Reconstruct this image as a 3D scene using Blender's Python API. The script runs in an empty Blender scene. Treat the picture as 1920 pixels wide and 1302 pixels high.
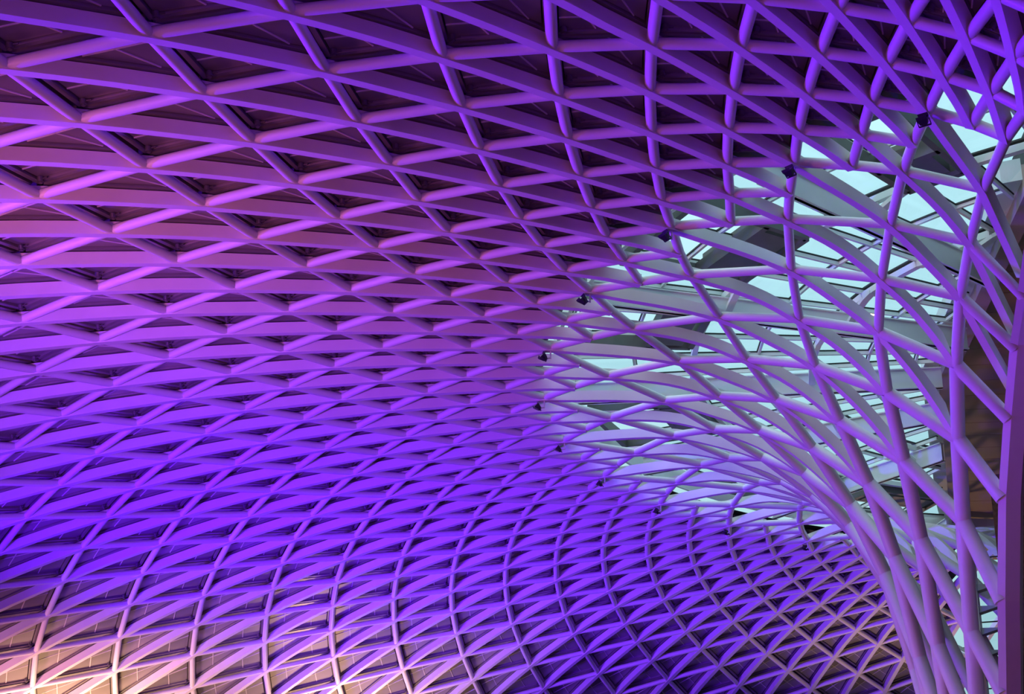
import bpy, bmesh, math, random
from mathutils import Vector, Matrix
random.seed(7)
R = math.radians
sc = bpy.context.scene
COL = sc.collection

# ------------------------------------------------------------------ camera
GROUND = 1.65                      # eye height: all heights below are above the floor
cam_d = bpy.data.cameras.new('camera'); cam = bpy.data.objects.new('camera', cam_d); COL.objects.link(cam)
YAW, PIT, ROLL, FPX = -0.44974414, 0.39310859, 0.01817233, 2832.956
fw = Vector((math.sin(YAW) * math.cos(PIT), math.cos(YAW) * math.cos(PIT), math.sin(PIT)))
rt0 = Vector((math.cos(YAW), -math.sin(YAW), 0)); up0 = rt0.cross(fw)
rt = rt0 * math.cos(ROLL) + up0 * math.sin(ROLL); up = -rt0 * math.sin(ROLL) + up0 * math.cos(ROLL)
cam.matrix_world = Matrix(((rt.x, up.x, -fw.x, 0), (rt.y, up.y, -fw.y, -51.0), (rt.z, up.z, -fw.z, GROUND), (0, 0, 0, 1)))
cam_d.sensor_width = 36; cam_d.sensor_fit = 'HORIZONTAL'; cam_d.lens = FPX / 1920 * 36
cam_d.clip_start = .1; cam_d.clip_end = 1000
sc.camera = cam

# ------------------------------------------------------------------ sky, lights, exposure
vs = sc.view_settings
vs.view_transform = 'Standard'; vs.look = 'None'; vs.exposure = 0; vs.gamma = 1; vs.use_curve_mapping = False
w = bpy.data.worlds.new('overcast_sky'); sc.world = w; w.use_nodes = True
wn = w.node_tree; bg = wn.nodes['Background']; bg.inputs[1].default_value = 1.1
# plain overcast sky: three times as bright overhead as at the horizon
wt = wn.nodes.new('ShaderNodeTexCoord'); wx = wn.nodes.new('ShaderNodeSeparateXYZ'); wr = wn.nodes.new('ShaderNodeMapRange'); wc = wn.nodes.new('ShaderNodeMix')
wc.data_type = 'RGBA'; wc.inputs[6].default_value = (.265, .44, .48, 1); wc.inputs[7].default_value = (.80, 1.32, 1.45, 1)
wn.links.new(wt.outputs['Generated'], wx.inputs[0]); wn.links.new(wx.outputs['Z'], wr.inputs['Value']); wn.links.new(wr.outputs['Result'], wc.inputs[0]); wn.links.new(wc.outputs[2], bg.inputs[0])
sun_d = bpy.data.lights.new('cloud_sun', 'SUN'); sun_d.energy = 1.1; sun_d.angle = R(50); sun_d.color = (.95, 1, 1)
sun = bpy.data.objects.new('cloud_sun', sun_d); COL.objects.link(sun); sun.rotation_euler = (R(20), R(-25), 0)

def area_light(name, loc, target, size, power, color, spread=180):
    l = bpy.data.lights.new(name, 'AREA'); l.shape = 'DISK'; l.size = size; l.energy = power; l.color = color
    l.spread = R(spread)
    o = bpy.data.objects.new(name, l); COL.objects.link(o); o.location = loc
    o.rotation_euler = (Vector(target) - Vector(loc)).to_track_quat('-Z', 'Y').to_euler()
    return o

def polar(r, az, z): return Vector((r * math.cos(R(az)), r * math.sin(R(az)), z))

VIOLET = (.10, .0, 1.0)
PINKW = (1.0, .21, .62)
WARM = (1.0, .62, .24)
# violet floods on the rim columns of the concourse, thrown across under the roof
for loc, tgt, pw, sp in (((-46, -36, 5), (-14, -31, 18), 3200, 60), ((-46, -26, 5), (-7, -14, 14), 420, 40), ((-24, -42, 3), (-31, -8, 17), 1000, 50),
                         ((-46, -18, 5), (-26, -2, 17.5), 2200, 80), ((-42, -14, 4), (-33, 12, 16.5), 1300, 70), ((-48, 4, 5), (-24, 22, 17), 1300, 80)):
    area_light('violet_flood', loc, tgt, 1.2, pw, VIOLET, sp)
area_light('violet_fill', (-36, -36, 2.0), (-32, -14, 18), 8, 700, VIOLET, 120)  # added violet fill from below, no visible source
# added pink fill from below, and a warm lamp by the funnel
area_light('pink_fill', (-36, -36, 2.1), (-32, -14, 18), 8, 400, PINKW, 120)
area_light('pink_fill', (-6, -47, 1.0), (-16, -28, 18), 6, 680, PINKW)
area_light('pink_fill', (-32, -42, 3.0), (-14, -20, 17.5), 3, 300, PINKW, 60)
area_light('pink_fill', (-18, -47, 2.0), (-25, -24, 17), 3, 220, PINKW, 45)
area_light('lamp_by_funnel', (-20, -8, 1.5), (-8, -4, 8), 2, 150, (1, .5, .38), 100)
# warm lamps on the gallery along the far left rim
area_light('gallery_lamp', (-50, 5, 6), (-51, 6, 14), 2, 900, (1, .55, .30), 100)
area_light('gallery_lamp', (-53, -6, 4), (-49, 3, 12), 2, 900, (1, .36, .52), 110)
area_light('gallery_lamp', (-43, 19, 6), (-43, 18, 14), 2, 850, (1, .56, .32), 100)
area_light('gallery_lamp', (-17, 33, 4), (-14, 27, 17), 2, 420, (1, .58, .29), 100)

# ------------------------------------------------------------------ materials
def mat(name, col, rough=.5, metal=0., noise=0., scale=4., bump=0., spec=None):
    m = bpy.data.materials.new(name); m.use_nodes = True
    nt = m.node_tree; b = nt.nodes['Principled BSDF']
    b.inputs['Base Color'].default_value = (*col, 1); b.inputs['Roughness'].default_value = rough; b.inputs['Metallic'].default_value = metal
    if noise or bump:
        tc = nt.nodes.new('ShaderNodeTexCoord'); n = nt.nodes.new('ShaderNodeTexNoise')
        n.inputs['Scale'].default_value = scale; n.inputs['Detail'].default_value = 4
        nt.links.new(tc.outputs['Object'], n.inputs['Vector'])
        if noise:
            r = nt.nodes.new('ShaderNodeValToRGB')
            r.color_ramp.elements[0].position = .3; r.color_ramp.elements[1].position = .7
            r.color_ramp.elements[0].color = (*[c * (1 - noise) for c in col], 1)
            r.color_ramp.elements[1].color = (*[min(1, c * (1 + noise)) for c in col], 1)
            nt.links.new(n.outputs['Fac'], r.inputs['Fac']); nt.links.new(r.outputs['Color'], b.inputs['Base Color'])
        if bump:
            bp = nt.nodes.new('ShaderNodeBump'); bp.inputs['Strength'].default_value = bump; bp.inputs['Distance'].default_value = .02
            nt.links.new(n.outputs['Fac'], bp.inputs['Height']); nt.links.new(bp.outputs['Normal'], b.inputs['Normal'])
    return m

M = dict(
    steel=mat('white_painted_steel', (.78, .77, .76), .42, 0, .03, 1.5),
    panel=mat('satin_grey_panel', (.26, .25, .24), .33, .35, .06, .7),
    seam=mat('light_catching_joint', (.62, .60, .58), .45),  # paler than the panel: light caught on the joints, put into the colour
    frame=mat('grey_panel_frame', (.42, .40, .39), .4, .2),
    seal=mat('dark_membrane', (.035, .03, .03), .8, 0, .2, 2),
    black=mat('black_housing', (.02, .02, .025), .35),
    roofsteel=mat('pale_roof_steel', (.70, .72, .70), .45, 0, .03, 1.5),
    gasket=mat('black_gasket', (.02, .02, .02), .6),
    louvre=mat('dark_grey_louvre', (.10, .10, .095), .5, .2, .1, 3),
    slat=mat('pale_louvre_slat', (.75, .75, .72), .5),
    soffit=mat('tan_soffit_board', (.36, .24, .16), .55, 0, .05, .35),
    fascia=mat('mauve_fascia', (.42, .30, .28), .6, 0, .06, 1.2),
    white=mat('white_board', (.72, .72, .74), .55, 0, .03, .6),
    brick=mat('dark_brick', (.14, .07, .055), .85, 0, .4, 9, .4),
    floor=mat('grey_floor', (.07, .065, .06), .35, 0, .1, .4),
    wall=mat('dark_sky_block', (.10, .09, .085), .7, 0, .2, .5),
    stone=mat('pale_stone', (.62, .52, .38), .8, 0, .1, 3),
    clamp=mat('dark_clamp', (.16, .15, .16), .35, .5),
    lens=mat('dark_lens', (.05, .05, .06), .08),
    fabric=mat('grey_fin', (.38, .42, .46), .7),
)
def glass_mat(name, tint, refl=.06):
    m = bpy.data.materials.new(name); m.use_nodes = True; nt = m.node_tree
    nt.nodes.clear(); out = nt.nodes.new('ShaderNodeOutputMaterial')
    t = nt.nodes.new('ShaderNodeBsdfTransparent'); t.inputs[0].default_value = (*tint, 1)
    g = nt.nodes.new('ShaderNodeBsdfGlossy'); g.inputs['Roughness'].default_value = .02
    mx = nt.nodes.new('ShaderNodeMixShader'); mx.inputs[0].default_value = refl
    nt.links.new(t.outputs[0], mx.inputs[1]); nt.links.new(g.outputs[0], mx.inputs[2])
    nt.links.new(mx.outputs[0], out.inputs[0]); return m
M['glass'] = glass_mat('clear_roof_glass', (.95, .99, 1.0))
def emit_mat(name, col, s):
    m = bpy.data.materials.new(name); m.use_nodes = True; nt = m.node_tree; nt.nodes.clear()
    out = nt.nodes.new('ShaderNodeOutputMaterial'); e = nt.nodes.new('ShaderNodeEmission')
    e.inputs[0].default_value = (*col, 1); e.inputs[1].default_value = s; nt.links.new(e.outputs[0], out.inputs[0]); return m

# ------------------------------------------------------------------ object helpers
class MB:
    def __init__(s): s.v = []; s.f = []; s.smooth = []
    def add(s, vs_, fs, smooth=False):
        k = len(s.v); s.v += [tuple(x) for x in vs_]
        for f in fs: s.f.append(tuple(i + k for i in f)); s.smooth.append(smooth)
    def box(s, c, ax, ay, az):           # centre and three half-axis vectors
        c = Vector(c); ax, ay, az = Vector(ax), Vector(ay), Vector(az)
        P = [c + sx * ax + sy * ay + sz * az for sz in (-1, 1) for sy in (-1, 1) for sx in (-1, 1)]
        s.add(P, [(0, 2, 3, 1), (4, 5, 7, 6), (0, 1, 5, 4), (2, 6, 7, 3), (0, 4, 6, 2), (1, 3, 7, 5)])
    def bar(s, a, b, wd, ht, upv=(0, 0, 1)):   # box beam between a and b, width wd, height ht centred
        a, b = Vector(a), Vector(b); d = (b - a); l = d.length
        if l < 1e-6: return
        d /= l; upv = Vector(upv); side = d.cross(upv).normalized(); u = side.cross(d)
        s.box((a + b) / 2, d * l / 2, side * wd / 2, u * ht / 2)
    def tube(s, a, b, r, n=10, r2=None, caps=True):
        a, b = Vector(a), Vector(b); d = (b - a).normalized(); r2 = r if r2 is None else r2
        x = d.orthogonal().normalized(); y = d.cross(x)
        A = [a + r * (x * math.cos(2 * math.pi * k / n) + y * math.sin(2 * math.pi * k / n)) for k in range(n)]
        B = [b + r2 * (x * math.cos(2 * math.pi * k / n) + y * math.sin(2 * math.pi * k / n)) for k in range(n)]
        s.add(A + B, [(k, (k + 1) % n, n + (k + 1) % n, n + k) for k in range(n)], True)
        if caps:
            s.add(A, [tuple(reversed(range(n)))]); s.add(B, [tuple(range(n))])
    def prism(s, pts, z0, z1):
        n = len(pts)
        s.add([(x, y, z0) for x, y in pts] + [(x, y, z1) for x, y in pts],
              [tuple(reversed(range(n))), tuple(range(n, 2 * n))] + [(k, (k + 1) % n, n + (k + 1) % n, n + k) for k in range(n)])
    def mesh(s, name, m):
        me = bpy.data.meshes.new(name); me.from_pydata(s.v, [], s.f)
        if m is M.get('panel'):
            me.materials.append(m); me.materials.append(M['seam']); me.polygons.foreach_set('material_index', [1 if k % 26 >= 14 else 0 for k in range(len(s.f))]); me.update(); return me
        me.polygons.foreach_set('use_smooth', s.smooth); me.materials.append(m); me.update(); return me
    def build(s, name, m, parent=None):
        o = bpy.data.objects.new(name, s.mesh(name, m)); COL.objects.link(o)
        if parent: o.parent = parent
        return o
def empty(name, loc=(0, 0, 0)):
    o = bpy.data.objects.new(name, None); COL.objects.link(o); o.location = loc; o.empty_display_size = .3; return o
def tag(o, label=None, cat=None, group=None, kind=None):
    if label: o['label'] = label
    if cat: o['category'] = cat
    if group: o['group'] = group
    if kind: o['kind'] = kind
    return o

# ------------------------------------------------------------------ the swept surface of the roof
# radius and height of every ring of nodes; nodes lie on rings i and meridians m (3 degrees apart)
IS = [-20, -19, -18, -17, -16, -15, -14, -13, -12, -11, -10, -9, -8, -7, -6, -5, -4, -3, -2, -1, 0, 1, 2, 4, 6, 8, 10, 12, 14, 16, 18, 20, 22]
RS = [60.1, 57.64, 55.165, 52.682, 50.198, 47.714, 45.217, 42.819, 40.58, 38.406, 36.404, 34.476, 32.647, 30.936, 29.291, 27.772, 26.321, 24.931, 23.626, 22.372, 21.128, 20.073, 19.037, 17.098, 15.485, 14.033, 12.594, 11.296, 10.301, 9.574, 9.02, 8.62, 8.35]
ZS = [7.75, 8.76, 9.746, 10.719, 11.691, 12.664, 13.588, 14.383, 15.051, 15.593, 16.054, 16.438, 16.762, 17.006, 17.22, 17.394, 17.533, 17.639, 17.726, 17.778, 17.85, 17.839, 17.837, 17.699, 17.23, 16.622, 15.544, 14.053, 12.109, 9.206, 6.0, 2.6, -.9]
SCL = 4.812627727
PC = [[-0.2622230454553656, 0.4588969648928727, -0.06646002722064634, 0.47283954979014725, 0.2036558167893404, -0.5671129595742994, 0.20719485241124017, -0.39847436875319814],
      [0.1907641260844984, -0.3061163018298811, -0.1567290994374766, -0.06555627702380594, 0.03990624183157452, 0.1308610837092665, -0.24333869082771323, 0.5255201999908591],
      [0.2894285160156714, -0.5647185585828496, 0.45125340342562154, -0.4610868647188036, -0.4281787478665495, 0.10824359175841329, 0.6875515299619315, -0.8470193350917092]]
T0 = 4.3412975448781115; DEL = math.pi / 60
TERMS = [(a, b) for a in range(4) for b in (2, 3)]
def hermite(xs, ys, x):
    n = len(xs)
    k = 0
    while k < n - 2 and x > xs[k + 1]: k += 1
    def sl(j):
        if j == 0: return (ys[1] - ys[0]) / (xs[1] - xs[0])
        if j == n - 1: return (ys[-1] - ys[-2]) / (xs[-1] - xs[-2])
        h0 = xs[j] - xs[j - 1]; h1 = xs[j + 1] - xs[j]
        return ((ys[j] - ys[j - 1]) / h0 * h1 + (ys[j + 1] - ys[j]) / h1 * h0) / (h0 + h1)
    h = xs[k + 1] - xs[k]; t = (x - xs[k]) / h; a, b = sl(k) * h, sl(k + 1) * h
    y0, y1 = ys[k], ys[k + 1]
    return y0 * (2 * t ** 3 - 3 * t * t + 1) + a * (t ** 3 - 2 * t * t + t) + y1 * (-2 * t ** 3 + 3 * t * t) + b * (t ** 3 - t * t)
_cache = {}
def surf(i, m):
    key = (round(i, 3), round(m, 3))
    if key in _cache: return _cache[key]
    r = hermite(IS, RS, i); z = hermite(IS, ZS, i)
    x = (min(max(i, -14), 17) + 2) / 10; y = max(0, (min(m, 8.5) + 6) / 10)     # the grid bends where the roof meets the hall
    if i < -6: y *= max(0, 1 - (-6 - i) / 12)
    c = [sum(p * x ** a * y ** b for p, (a, b) in zip(q, TERMS)) for q in PC]
    r += c[0] * SCL; z += c[1] * SCL; t = T0 + DEL * m + c[2] * .1
    v = Vector((r * math.cos(t), r * math.sin(t), z + GROUND)); _cache[key] = v
    return v
_ncache = {}
def normal(i, m):
    key = (round(i, 3), round(m, 3))
    if key in _ncache: return _ncache[key]
    e = .25
    a = surf(i - e, m) - surf(i + e, m); b = surf(i, m + e) - surf(i, m - e)
    n = a.cross(b).normalized()
    _ncache[key] = n; return n
def node(p, v): return surf(p + v, v - p)
def nnorm(p, v): return normal(p + v, v - p)

MMIN, MMAX, IMIN, IEND = -52, 9, -20, 22
# points where the last tubes run into the leaning edge post beside the hall
EDGE = {2: Vector((-3.51, -13.86, 16.17 + GROUND)), 4: Vector((-4.06, -11.81, 15.61 + GROUND)), 6: Vector((-4.58, -10.46, 14.13 + GROUND)),
        8: Vector((-5.08, -9.40, 12.23 + GROUND)), 10: Vector((-5.55, -8.21, 9.65 + GROUND)), 12: Vector((-5.96, -6.85, 7.40 + GROUND)),
        14: Vector((-6.2, -5.7, 4.6 + GROUND)), 16: Vector((-6.35, -4.9, 1.4 + GROUND))}
def beyond_edge(i, m):
    # the far end of the roof stops in a straight line beside the hall
    if m > -36 or i > 3: return False
    P = surf(i, m); return P.x > -(P.y + 51) * .150
def exists(p, v):
    i, m = p + v, v - p
    if i < IMIN or i > IEND or m < MMIN or m > MMAX: return False
    if beyond_edge(i, m): return False
    if i <= 0: return True
    if i == 1: return True
    if p % 2 or v % 2: return False
    return v <= 4
def tube_r(i): return .128 if i < 6 else .14 if i < 8 else .165 if i < 10 else .20 if i < 12 else .225

lattice = empty('roof_lattice', (0, 0, 0))
tag(lattice, 'white steel lattice of ribs and crossing tubes sweeping down into a tall funnel', 'roof frame')
LIFT = .15
def tube_line(pts):
    """pts: list of (centre, radius) ; straight pieces with a crisp mitre at every node"""
    b = MB(); n = 12; P = [a for a, _ in pts]
    for k in range(len(P) - 1):
        d = (P[k + 1] - P[k]).normalized(); x = d.orthogonal().normalized(); y = d.cross(x); r = pts[k][1]
        rings = []
        for j in (k, k + 1):
            dn = (P[min(j + 1, len(P) - 1)] - P[max(j - 1, 0)]).normalized()
            ring = []
            for q in range(n):
                o = r * (x * math.cos(2 * math.pi * q / n) + y * math.sin(2 * math.pi * q / n))
                ring.append(P[j] + o - d * (o.dot(dn) / max(.5, d.dot(dn))))
            rings.append(ring)
        b.add(rings[0] + rings[1], [(q, (q + 1) % n, n + (q + 1) % n, n + q) for q in range(n)], True)
        if k == 0: b.add(rings[0], [tuple(reversed(range(n)))])
        if k == len(P) - 2: b.add(rings[1], [tuple(range(n))])
    return b
def lifted(p, v):
    return node(p, v) + nnorm(p, v) * LIFT
tubes = []
for fam in (0, 1):
    for c in range(-60, 60):
        run = []
        for t in range(-80, 80):
            p, v = (c, t) if fam == 0 else (t, c)
            if exists(p, v):
                i = p + v
                if i > 1 and c % 2: continue
                if i == 1 and c % 2 and run == []: continue
                run.append((lifted(p, v), tube_r(i)))
                if i == 1 and c % 2: break
            elif run and not (p + v > 0 and (p + v) <= IEND and (v - p) >= MMIN and v <= 4): break
        if fam == 0 and c % 2 == 0 and c in EDGE and run: run.append((EDGE[c], run[-1][1]))
        if len(run) > 1: tubes.append(tube_line(run))
for b in tubes: b.build('diagonal_tube', M['steel'], lattice)

WEB, FLG = .34, .21
def rib(m):
    i1 = 12 if m % 4 == 0 else 10
    if m % 2: i1 = 1
    # stop at the leaning post
    end = None
    if m == 2: i1, end = 6, EDGE[4] + Vector((0, 0, .35))
    if m == 0: i1, end = 8, EDGE[6] + Vector((.15, 0, .75))
    if m == 4: i1, end = 4, EDGE[2] + Vector((0, 0, .5))
    if m in (6, 8): i1 = 2
    i0 = IMIN + ((m - IMIN) % 2)
    st = []
    i = float(i0)
    while i <= i1 + 1e-6:
        a = surf(i, m); n = normal(i, m); t = (surf(i + .2, m) - surf(i - .2, m)).normalized()
        st.append((a, n, t)); i += .5
    if end is not None:
        a0, n0, t0 = st[-1]
        for f in (.35, .7, 1.):
            q = a0.lerp(end, f); st.append((q, n0, (end - a0).normalized()))
    b = MB(); V = []
    st = [q for k, q in enumerate(st) if not beyond_edge(i0 + .5 * k, m)]
    if len(st) < 2: return None
    for k, (a, n, t) in enumerate(st):
        s = t.cross(n).normalized() * FLG / 2
        h = WEB
        if i1 >= 10 and i1 - (len(st) - 1 - k) * .5 > i1 - .6: h = .16
        V += [a - s, a + s, a + s + n * h, a - s + n * h]
    F = []
    for k in range(len(st) - 1):
        o = 4 * k
        for e in range(4): F.append((o + e, o + 4 + e, o + 4 + (e + 1) % 4, o + (e + 1) % 4))
    F += [(0, 1, 2, 3), tuple(4 * (len(st) - 1) + e for e in (3, 2, 1, 0))]
    b.add(V, F); return b
for m in range(MMIN, MMAX + 1):
    b = rib(m)
    if b: b.build('radial_rib', M['steel'], lattice)

# ------------------------------------------------------------------ ceiling: backing membrane with triangular panels
bm_ = MB()
rows = list(range(IMIN, 1)); mm = list(range(MMIN, MMAX + 1))
def deck(i, m, h): return surf(i, m) + normal(i, m) * h
V = []; F = []
for i in rows:
    for m in mm: V.append(deck(i, m, .62))
for i in rows:
    for m in mm: V.append(deck(i, m, .85))
nm = len(mm); NB = len(rows) * nm
for a in range(len(rows) - 1):
    for c in range(nm - 1):
        k = a * nm + c
        if beyond_edge(rows[a], mm[c]) or beyond_edge(rows[a + 1], mm[c]): continue
        F.append((k, k + 1, k + nm + 1, k + nm)); F.append((NB + k, NB + k + nm, NB + k + nm + 1, NB + k + 1))
bm_.add(V, F, True)
ceiling = bm_.build('ceiling', M['seal'])
tag(ceiling, kind='structure')
def inset(tri, d):
    out = []
    for k in range(3):
        a, b, c = tri[k - 1], tri[k], tri[(k + 1) % 3]
        e1 = (a - b).normalized(); e2 = (c - b).normalized()
        s = e1.cross(e2).length
        out.append(b + (e1 + e2) * (d / max(.2, s)))
    return out
def panel_mesh(tri, nrm):
    """tri: v-edge start, corner, ... ; a framed plate hung above the ribs"""
    b = MB(); n = sum(nrm, Vector()).normalized()
    size = min((tri[k] - tri[k - 1]).length for k in range(3))
    k = min(1., size / 2.6)
    def ring(d0, d1, h0, h1):
        A = [x + n * h0 for x in inset(tri, d0 * k)]; B = [x + n * h0 for x in inset(tri, d1 * k)]
        C = [x + n * h1 for x in inset(tri, d0 * k)]; D = [x + n * h1 for x in inset(tri, d1 * k)]
        b.add(A + B + C + D, [(q, (q + 1) % 3, 3 + (q + 1) % 3, 3 + q) for q in range(3)]
              + [(q, 6 + q, 6 + (q + 1) % 3, (q + 1) % 3) for q in range(3)]
              + [(3 + q, 3 + (q + 1) % 3, 9 + (q + 1) % 3, 9 + q) for q in range(3)])
    ring(.05, .17, .40, .62)
    A = [x + n * .46 for x in inset(tri, .21 * k)]; C = [x + n * .50 for x in inset(tri, .21 * k)]
    b.add(A + C, [(0, 1, 2), (3, 5, 4)] + [(q, 3 + q, 3 + (q + 1) % 3, (q + 1) % 3) for q in range(3)])
    # raised joints: one along the p-edge, one across
    a0, a1, a2 = A
    for f0, f1 in (((a1.lerp(a0, .30)), (a2.lerp(a0, .30))), ((a1.lerp(a2, .5)), (a0.lerp(a2, .15)))):
        b.bar(f0 - n * .01, f1 - n * .01, .03, .03, n)
    return b
def screen(P):
    d = P - Vector((0, -51, GROUND)); z = d.dot(fw)
    return (960 + FPX * d.dot(rt) / z, 651 - FPX * d.dot(up) / z, z) if z > .5 else (1e5, 1e5, 1)
panels = []
for p in range(-40, 40):
    for v in range(-60, 30):
        for typ in (0, 1):
            pts = ((p, v), (p + 1, v), (p + 1, v + 1)) if typ == 0 else ((p + 1, v + 1), (p, v + 1), (p, v))
            if not all(exists(*q) and q[0] + q[1] <= 0 for q in pts): continue
            T = [node(*q) for q in pts]; N_ = [nnorm(*q) for q in pts]
            s = [screen(t) for t in T]
            vis = any(-60 < a < 1980 and -60 < b_ < 1362 for a, b_, _ in s)
            ar = abs((s[1][0] - s[0][0]) * (s[2][1] - s[0][1]) - (s[2][0] - s[0][0]) * (s[1][1] - s[0][1])) if vis else 0
            panels.append((ar, T, N_, typ))
panels.sort(key=lambda t: -t[0])
rest = MB()
clamp = None; clamps = []
for k, (ar, T, N_, typ) in enumerate(panels):
    b = panel_mesh(T, N_)
    if k < 300: b.build('roof_panel', M['panel'], ceiling)
    else: rest.add(b.v, b.f)
    if typ == 0 and ar > 0: clamps.append((T, sum(N_, Vector()).normalized()))
tag(rest.build('roof_panel', M['panel'], ceiling), kind='stuff')

# small round clamps that hold the corner of every second panel
cb = MB(); cb.tube((0, 0, .10), (0, 0, -.02), .075, 12); cb.tube((0, 0, -.02), (0, 0, -.05), .045, 12); cb.box((.10, 0, .05), (.08, 0, 0), (0, .015, 0), (0, 0, .015)); cb.box((0, .08, .06), (.015, 0, 0), (0, .07, 0), (0, 0, .015))
cme = cb.mesh('panel_clamp', M['clamp'])
for T, n in clamps[:300]:
    o = bpy.data.objects.new('panel_clamp', cme); COL.objects.link(o); o.parent = ceiling
    x = (T[2] - T[1]).normalized(); y = n.cross(x).normalized(); x = y.cross(n)
    c = inset(T, .25)[1] + n * .34
    o.matrix_world = Matrix(((x.x, y.x, n.x, c.x), (x.y, y.y, n.y, c.y), (x.z, y.z, n.z, c.z), (0, 0, 0, 1)))

# ------------------------------------------------------------------ floor, and an unseen dark ring wall added to keep sky light out
fb = MB(); fb.prism([(90 * math.cos(R(a)), 90 * math.sin(R(a))) for a in range(0, 360, 10)], -.2, 0)
tag(fb.build('floor', M['floor']), kind='structure')
wb = MB(); PW = [R(a) for a in range(84, 290, 4)]
V = []
for a in PW:
    for r in (59.5, 60.2):
        for z in (0, 10.5): V.append((r * math.cos(a), r * math.sin(a), z))
F = []
for k in range(len(PW) - 1):
    o = 4 * k
    F += [(o, o + 1, o + 5, o + 4), (o + 2, o + 6, o + 7, o + 3), (o + 1, o + 3, o + 7, o + 5), (o, o + 4, o + 6, o + 2)]
wb.add(V, F); tag(wb.build('wall_sky_block', M['wall']), kind='structure')

# ------------------------------------------------------------------ glass roof over the mouth of the funnel
T0D = math.degrees(T0)
def pol(r, m, z): return polar(r, T0D + 3 * m, z + GROUND)
ZG = 19.55
EDGELINE = [(-3.2, -13.3), (-5.0, -8.4), (-7.9, -.4), (-10.5, 15.8), (-11.5, 24)]
def edge_x(y):
    for (x0, y0), (x1, y1) in zip(EDGELINE, EDGELINE[1:]):
        if y <= y1: return x0 + (x1 - x0) * (y - y0) / (y1 - y0)
    return EDGELINE[-1][0]
def clear_of_hall(P, d=0.): return P.x < edge_x(P.y) - d
glass_roof = empty('window_1'); tag(glass_roof, kind='structure')
RINGS = [8.6, 10.2, 12.1, 13.9, 16.1, 18.1, 20.3]
SECT = list(range(-46, 8, 2))
VENT = {1, -5, -7, -11, -13, -21, -23, -31, -33, -35, -37, -39}
def inner_r(m):
    """radius at which the line of meridian m meets the hall"""
    r = 20.3
    while r > 8 and clear_of_hall(pol(r, m, ZG), .25): r -= .05
    return r
for m in SECT[:-1]:
    for k in range(len(RINGS) - 1):
        ra, rb = RINGS[k], RINGS[k + 1]
        if m + 1 in VENT and k >= 4: continue
        q = [pol(ra, m, ZG), pol(rb, m, ZG), pol(rb, m + 2, ZG), pol(ra, m + 2, ZG)]
        for j in (0, 3):
            other = q[1] if j == 0 else q[2]
            t = 0
            while not clear_of_hall(q[j]) and t < 60: q[j] = q[j].lerp(other, .05); t += 1
        if not (clear_of_hall(q[1], .2) and clear_of_hall(q[2], .2)): continue
        c = sum(q, Vector()) / 4; q = [c + (x - c) * .985 for x in q]
        b = MB(); b.add([x for x in q] + [x + Vector((0, 0, .03)) for x in q], [(3, 2, 1, 0), (4, 5, 6, 7), (0, 1, 5, 4), (1, 2, 6, 5), (2, 3, 7, 6), (3, 0, 4, 7)])
        b.build('glass_pane', M['glass'], glass_roof)
for m in SECT:
    r0 = inner_r(m)
    if r0 > 19.5: continue
    b = MB(); a, c = pol(r0, m, ZG - .11), pol(20.3, m, ZG - .11); b.bar(a, c, .08, .12); o = b.build('glazing_bar', M['roofsteel'], glass_roof)
    up_ = Vector((0, 0, .09)); g = MB(); g.bar(a + up_, c + up_, .11, .04); g.build('gasket', M['gasket'], o)
for k, r in enumerate(RINGS):
    b = MB(); g = MB()
    deep = k in (2, 4)
    for m in SECT[:-1]:
        a, c = pol(r, m, ZG), pol(r, m + 2, ZG)
        if not (clear_of_hall(a, .1) and clear_of_hall(c, .1)): continue
        dz = Vector((0, 0, -.24 if deep else -.10))
        b.bar(a + dz, c + dz, .18 if deep else .08, .20 if deep else .10)
        g.bar(a + Vector((0, 0, -.02)), c + Vector((0, 0, -.02)), .14, .05)
    if b.v:
        o = b.build('ring_purlin', M['roofsteel'], glass_roof); g.build('gasket', M['gasket'], o)
for m in (6.4, -1.6, -9.6, -17.7, -25.8, -33.8, -41.8):
    r0 = inner_r(m) - .2
    b = MB(); b.bar(pol(r0, m, 18.4 + .36), pol(20.4, m, 18.4 + .36), .10, .72)
    b.bar(pol(r0, m, 18.4 + .02), pol(20.4, m, 18.4 + .02), .24, .04); b.bar(pol(r0, m, 18.4 + .72), pol(20.4, m, 18.4 + .72), .22, .04)
    o = b.build('radial_beam', M['roofsteel'], glass_roof)
    for r in (12.1, 16.1):
        if r < r0 + .5: continue
        for dm in (-.35, .35):
            s_ = MB(); s_.tube(pol(r, m + dm * 16 / r, 18.95), pol(r, m + dm * 16 / r, 19.4), .04, 8); s_.build('post', M['roofsteel'], o)
    # curved struts from the deep purlins down to the beam
    for r in (12.1, 16.1):
        if r < r0 + .5: continue
        for sg in (-1, 1):
            st = MB(); P = [pol(r, m + sg * f * 2.0 * 14 / r, 19.25 - .5 * (1 - f) ** 1.5) for f in (0, .25, .5, .75, 1)]
            for x, y in zip(P, P[1:]): st.bar(x, y, .22, .12)
            st.build('strut', M['roofsteel'], o)
cb = MB()
for m in range(-50, 9, 2):
    cb.bar(pol(20.75, m, 19.15), pol(20.75, m + 2, 19.15), .12, .8)
cb.build('curb', M['roofsteel'], glass_roof)

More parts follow.
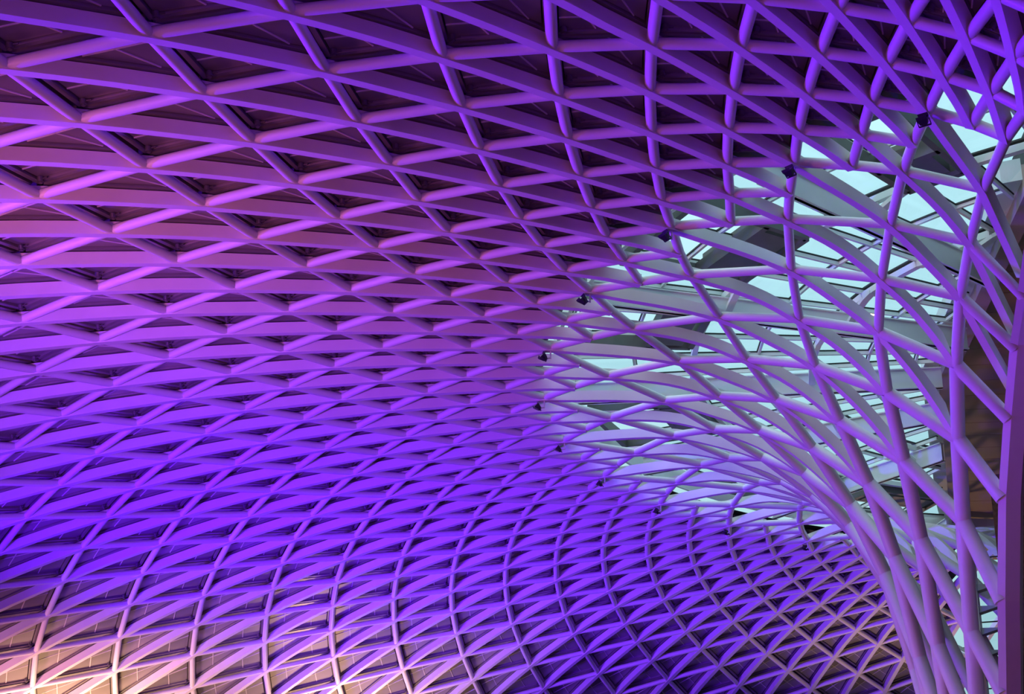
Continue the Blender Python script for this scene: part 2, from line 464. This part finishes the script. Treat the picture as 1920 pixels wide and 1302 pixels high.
# louvre vents set in the outer ring of the glass roof
vent_n = 0
def vent(m0, m1, label):
    root = empty('louvre_vent', pol(17.2, (m0 + m1) / 2, 19.2)); tag(root, label, 'vent', 'louvre vents in the glass roof')
    inv = Matrix.Translation(-root.location)
    def loc(P): return inv @ P
    fr = MB(); ra, rb, z0, z1 = 16.35, 17.7, 18.95, 19.6
    A = [loc(pol(r, m, z)) for z in (z0, z1) for r, m in ((ra + .3, m0 + .35), (rb, m0 + .35), (rb, m1 - .35), (ra + .3, m1 - .35))]
    fr.add(A, [(3, 2, 1, 0), (4, 5, 6, 7), (0, 1, 5, 4), (1, 2, 6, 5), (2, 3, 7, 6), (3, 0, 4, 7)])
    fr.build('body', M['louvre'], root)
    rim = MB()
    for (r1, m1), (r2, m2) in (((ra, m0 + .06), (20.2, m0 + .06)), ((20.2, m0 + .06), (20.2, m1 - .06)), ((20.2, m1 - .06), (ra, m1 - .06)), ((ra, m1 - .06), (ra, m0 + .06)), ((rb + .06, m0 + .06), (rb + .06, m1 - .06))):
        rim.bar(loc(pol(r1, m1, 19.15)), loc(pol(r2, m2, 19.15)), .18, .42)
    rim.build('frame', M['louvre'], root)
    n = int(5.5 * (m1 - m0))
    for k in range(n):
        mk = m0 + .16 + (m1 - m0 - .32) * (k + .5) / n
        sb = MB(); sb.bar(loc(pol(rb + .1, mk, 19.3)), loc(pol(20.1, mk, 19.3)), .10, .16); sb.build('slat', M['louvre'], root)
for m0_, m1_, lb in ((0, 2, 'dark louvre vent behind the topmost floodlight, nearest the tan soffit'), (-8, -4, 'dark louvre vent between the third floodlight and the second long funnel tube'),
                     (-14, -10, 'dark louvre vent with a bright row of slots right of the fourth floodlight'), (-24, -20, 'dark louvre vent with bright slots right of the leftmost floodlight'),
                     (-35, -30, 'dark louvre vent low behind the funnel rim, left of the funnel tubes'), (-40, -36, 'dark louvre vent low behind the funnel tubes, below the palest beam')):
    vent(m0_, m1_, lb)

# ------------------------------------------------------------------ the old hall on the right: soffit, fascias, piers, wall
hall = MB(); hall.box((7.5, 0, 14), (.5, 0, 0), (0, 75, 0), (0, 0, 14)); tag(hall.build('wall_right', M['brick']), kind='structure')
back = MB(); back.box((-4, 62, 10), (12, 0, 0), (0, .4, 0), (0, 0, 10)); tag(back.build('wall_back', M['stone']), kind='structure')
soff = MB(); pts = [(x + .25, y) for x, y in EDGELINE]
soff.prism([(7, -60), (2, -60), (-2.6, -15)] + pts[0:] + [(7, 24)], 19.75 + GROUND, 21.3 + GROUND)
trim1 = soff.build('trim_1', M['seal']); tag(trim1, kind='structure')
# tan boards running across the soffit
d = Vector((math.sin(R(74)), math.cos(R(74)), 0)); nrm_ = Vector((-d.y, d.x, 0))
for k in range(-10, 18):
    base = Vector((-7.9, -.4, 0)) + nrm_ * (.12 + 1.5 * k)
    # left end on the hall's edge line
    P = base - d * 8
    while P.x < edge_x(P.y) + .55: P = P + d * .1
    Q = base.copy()
    while Q.x < 6.9: Q = Q + d * .2
    b = MB(); z = 19.62 + GROUND; wv_ = nrm_ * .735
    # skewed end that follows the edge
    e0 = P - wv_; e1 = P + wv_
    while e0.x < edge_x(e0.y) + .5: e0 += d * .05
    while e1.x < edge_x(e1.y) + .5: e1 += d * .05
    while e0.x > edge_x(e0.y) + .55: e0 -= d * .05
    while e1.x > edge_x(e1.y) + .55: e1 -= d * .05
    q = [e0, Q - wv_, Q + wv_, e1]
    b.add([(x.x, x.y, z) for x in q] + [(x.x, x.y, z + .1) for x in q], [(3, 2, 1, 0), (4, 5, 6, 7), (0, 1, 5, 4), (1, 2, 6, 5), (2, 3, 7, 6), (3, 0, 4, 7)])
    b.build('soffit_board', M['soffit'], trim1)
def edge_band(name, off0, off1, z0, z1, m_):
    b = MB()
    for (x0, y0), (x1, y1) in zip(EDGELINE, EDGELINE[1:]):
        b.prism([(x0 + off0, y0), (x0 + off1, y0), (x1 + off1, y1), (x1 + off0, y1)], z0 + GROUND, z1 + GROUND)
    return b.build(name, m_, trim1)
edge_band('fascia', .0, .5, 19.3, 20.2, M['fascia'])
edge_band('upper_fascia', -.55, .0, 19.75, 20.4, M['white'])

# leaning edge post of the funnel: a boxed member that follows the last tube ends
ep = MB(); K = [2, 4, 6, 8, 10, 12, 14, 16]; P = [EDGE[k] for k in K]
P = [P[0] + (P[0] - P[1]) * 2.2, ] + P + [P[-1] + Vector((-.1, .5, -1.9))]
V = []; F = []
for k, c in enumerate(P):
    w1 = Vector((.62, -.02, 0)); w2 = Vector((.15, .45, 0))
    V += [c + Vector((-.12, -.10, 0)), c + Vector((.10, -.16, 0)), c + Vector((.46, .0, 0)), c + Vector((.46, .5, 0)), c + Vector((-.12, .4, 0))]
for k in range(len(P) - 1):
    for e in range(5): F.append((5 * k + e, 5 * k + (e + 1) % 5, 5 * k + 5 + (e + 1) % 5, 5 * k + 5 + e))
F += [(4, 3, 2, 1, 0), tuple(5 * (len(P) - 1) + e for e in range(5))]
ep.add(V, F); post = ep.build('edge_post', M['steel'])
tag(post, 'tall leaning boxed edge post at the right that the last funnel tubes run into', 'post')

# the tall glazed slot, its fins, the purple column and the dark brick pier behind the funnel
def at(u, v, y):
    q = fw * FPX + rt * (u - 960) + up * (651 - v); t = (y + 51) / q.y
    return Vector((0, -51, GROUND)) + q * t
win = empty('window_2'); tag(win, kind='structure')
xl, xr = -7.95, -7.15
g = MB(); g.box((-7.75, 6, 8.7), (.42, 0, 0), (0, .02, 0), (0, 0, 8.7)); g.build('glass_pane', M['glass'], win)
for z in [1.2 * k + .6 for k in range(14)]:
    f = MB(); f.bar((-8.2, 5.9, z), (-7.3, 5.9, z), .05, .04); f.build('transom', M['gasket'], win)
for k in range(12):
    z = 6.0 + .40 * k * 2
    f = MB(); f.add([(-8.15, 5.6, z), (-7.35, 5.6, z + .22), (-8.15, 5.6, z + .26), (-8.15, 5.2, z), (-7.35, 5.2, z + .22), (-8.15, 5.2, z + .26)],
                    [(0, 1, 2), (5, 4, 3), (0, 3, 4, 1), (1, 4, 5, 2), (2, 5, 3, 0)])
    f.build('sail_fin', M['fabric'], win)
pier = MB(); pier.box((-6.4, 6.2, 9.3), (.95, 0, 0), (0, .5, 0), (0, 0, 9.3)); pier.box((-6.3, 6.2, 18.9), (1.0, 0, 0), (0, .6, 0), (0, 0, .35)); pier.box((-7.1, 5.65, 9.3), (.1, 0, 0), (0, .1, 0), (0, 0, 9.3))
tag(pier.build('brick_pier', M['brick']), 'dark red brick pier right of the tall glazed slot', 'pier')
colm = MB(); colm.box((-8.42, 5.4, 8.6), (.28, 0, 0), (0, .25, 0), (0, 0, 8.6)); colm.box((-8.42, 5.1, 8.6), (.10, 0, 0), (0, .08, 0), (0, 0, 8.6)); colm.box((-8.42, 5.4, .2), (.38, 0, 0), (0, .35, 0), (0, 0, .2))
tag(colm.build('steel_column', M['steel']), 'slim violet lit steel column left of the tall glazed slot', 'column')

# ------------------------------------------------------------------ floodlights along the rim where the panels stop
def floodlight(m, label):
    n0 = surf(0, m); t = T0 + DEL * m; out = Vector((math.cos(t), math.sin(t), 0)); side = Vector((-out.y, out.x, 0)); z = Vector((0, 0, 1))
    root = empty('floodlight', n0); tag(root, label, 'floodlight', 'floodlights along the rim of the roof opening'); root.scale = (.7, .7, .7)
    b = MB(); b.tube((0, 0, .10), (0, 0, -.34), .035, 10); b.tube(Vector((0, 0, -.30)), out * .18 + z * -.34, .03, 10); b.build('post', M['steel'], root)
    c = out * .30 + z * -.30; f = (out * .75 + z * .66).normalized(); u = side.cross(f).normalized()
    y = MB()
    for s_ in (-1, 1): y.bar(c + side * .19 * s_ - f * .16, c + side * .19 * s_ + f * .05, .02, .05, u)
    y.bar(c - side * .19 - f * .16, c + side * .19 - f * .16, .05, .02, u); y.build('yoke', M['black'], root)
    h = MB()
    A = [c + f * .10 + side * a * .17 + u * b_ * .14 for a, b_ in ((-1, -1), (1, -1), (1, 1), (-1, 1))]; B = [c - f * .10 + side * a * .11 + u * b_ * .09 for a, b_ in ((-1, -1), (1, -1), (1, 1), (-1, 1))]
    h.add(A + B, [(0, 1, 2, 3), (7, 6, 5, 4), (0, 4, 5, 1), (1, 5, 6, 2), (2, 6, 7, 3), (3, 7, 4, 0)])
    for k in range(3): h.box(c - f * .11 + side * (k - 1) * .06, side * .008, u * .08, f * .03)
    hs = h.build('housing', M['black'], root)
    l = MB(); l.box(c + f * .105, side * .15, u * .12, f * .006); l.build('lens', M['lens'], hs)
    for k in (-1, 1):
        d_ = MB(); d_.box(c + f * .15 + u * .15 * k, side * .16, u * .006, f * .05); d_.build('visor', M['black'], hs)
FL = {8: 'small black floodlight at the rim just beyond the topmost one in view', 4: 'small black floodlight at the top right end of the rim of the opening', 0: 'small black floodlight on the rim, second from the top right',
      -4: 'small black floodlight on the rim, third from the top right', -8: 'small black floodlight on the rim, fourth from the top right', -12: 'small black floodlight on the left bend of the rim, upper of its three',
      -16: 'small black floodlight at the leftmost point of the rim', -20: 'small black floodlight on the left bend of the rim, lowest of its three', -24: 'small black floodlight on the lower rim, fourth from the bottom right end',
      -28: 'small black floodlight on the lower rim, third from the bottom right end', -32: 'small black floodlight on the lower rim, second from the bottom right end', -36: 'small black floodlight on the lower rim, last one before the funnel tubes'}
for m_ in sorted(FL, reverse=True):
    if m_ < 8: floodlight(m_, FL[m_])
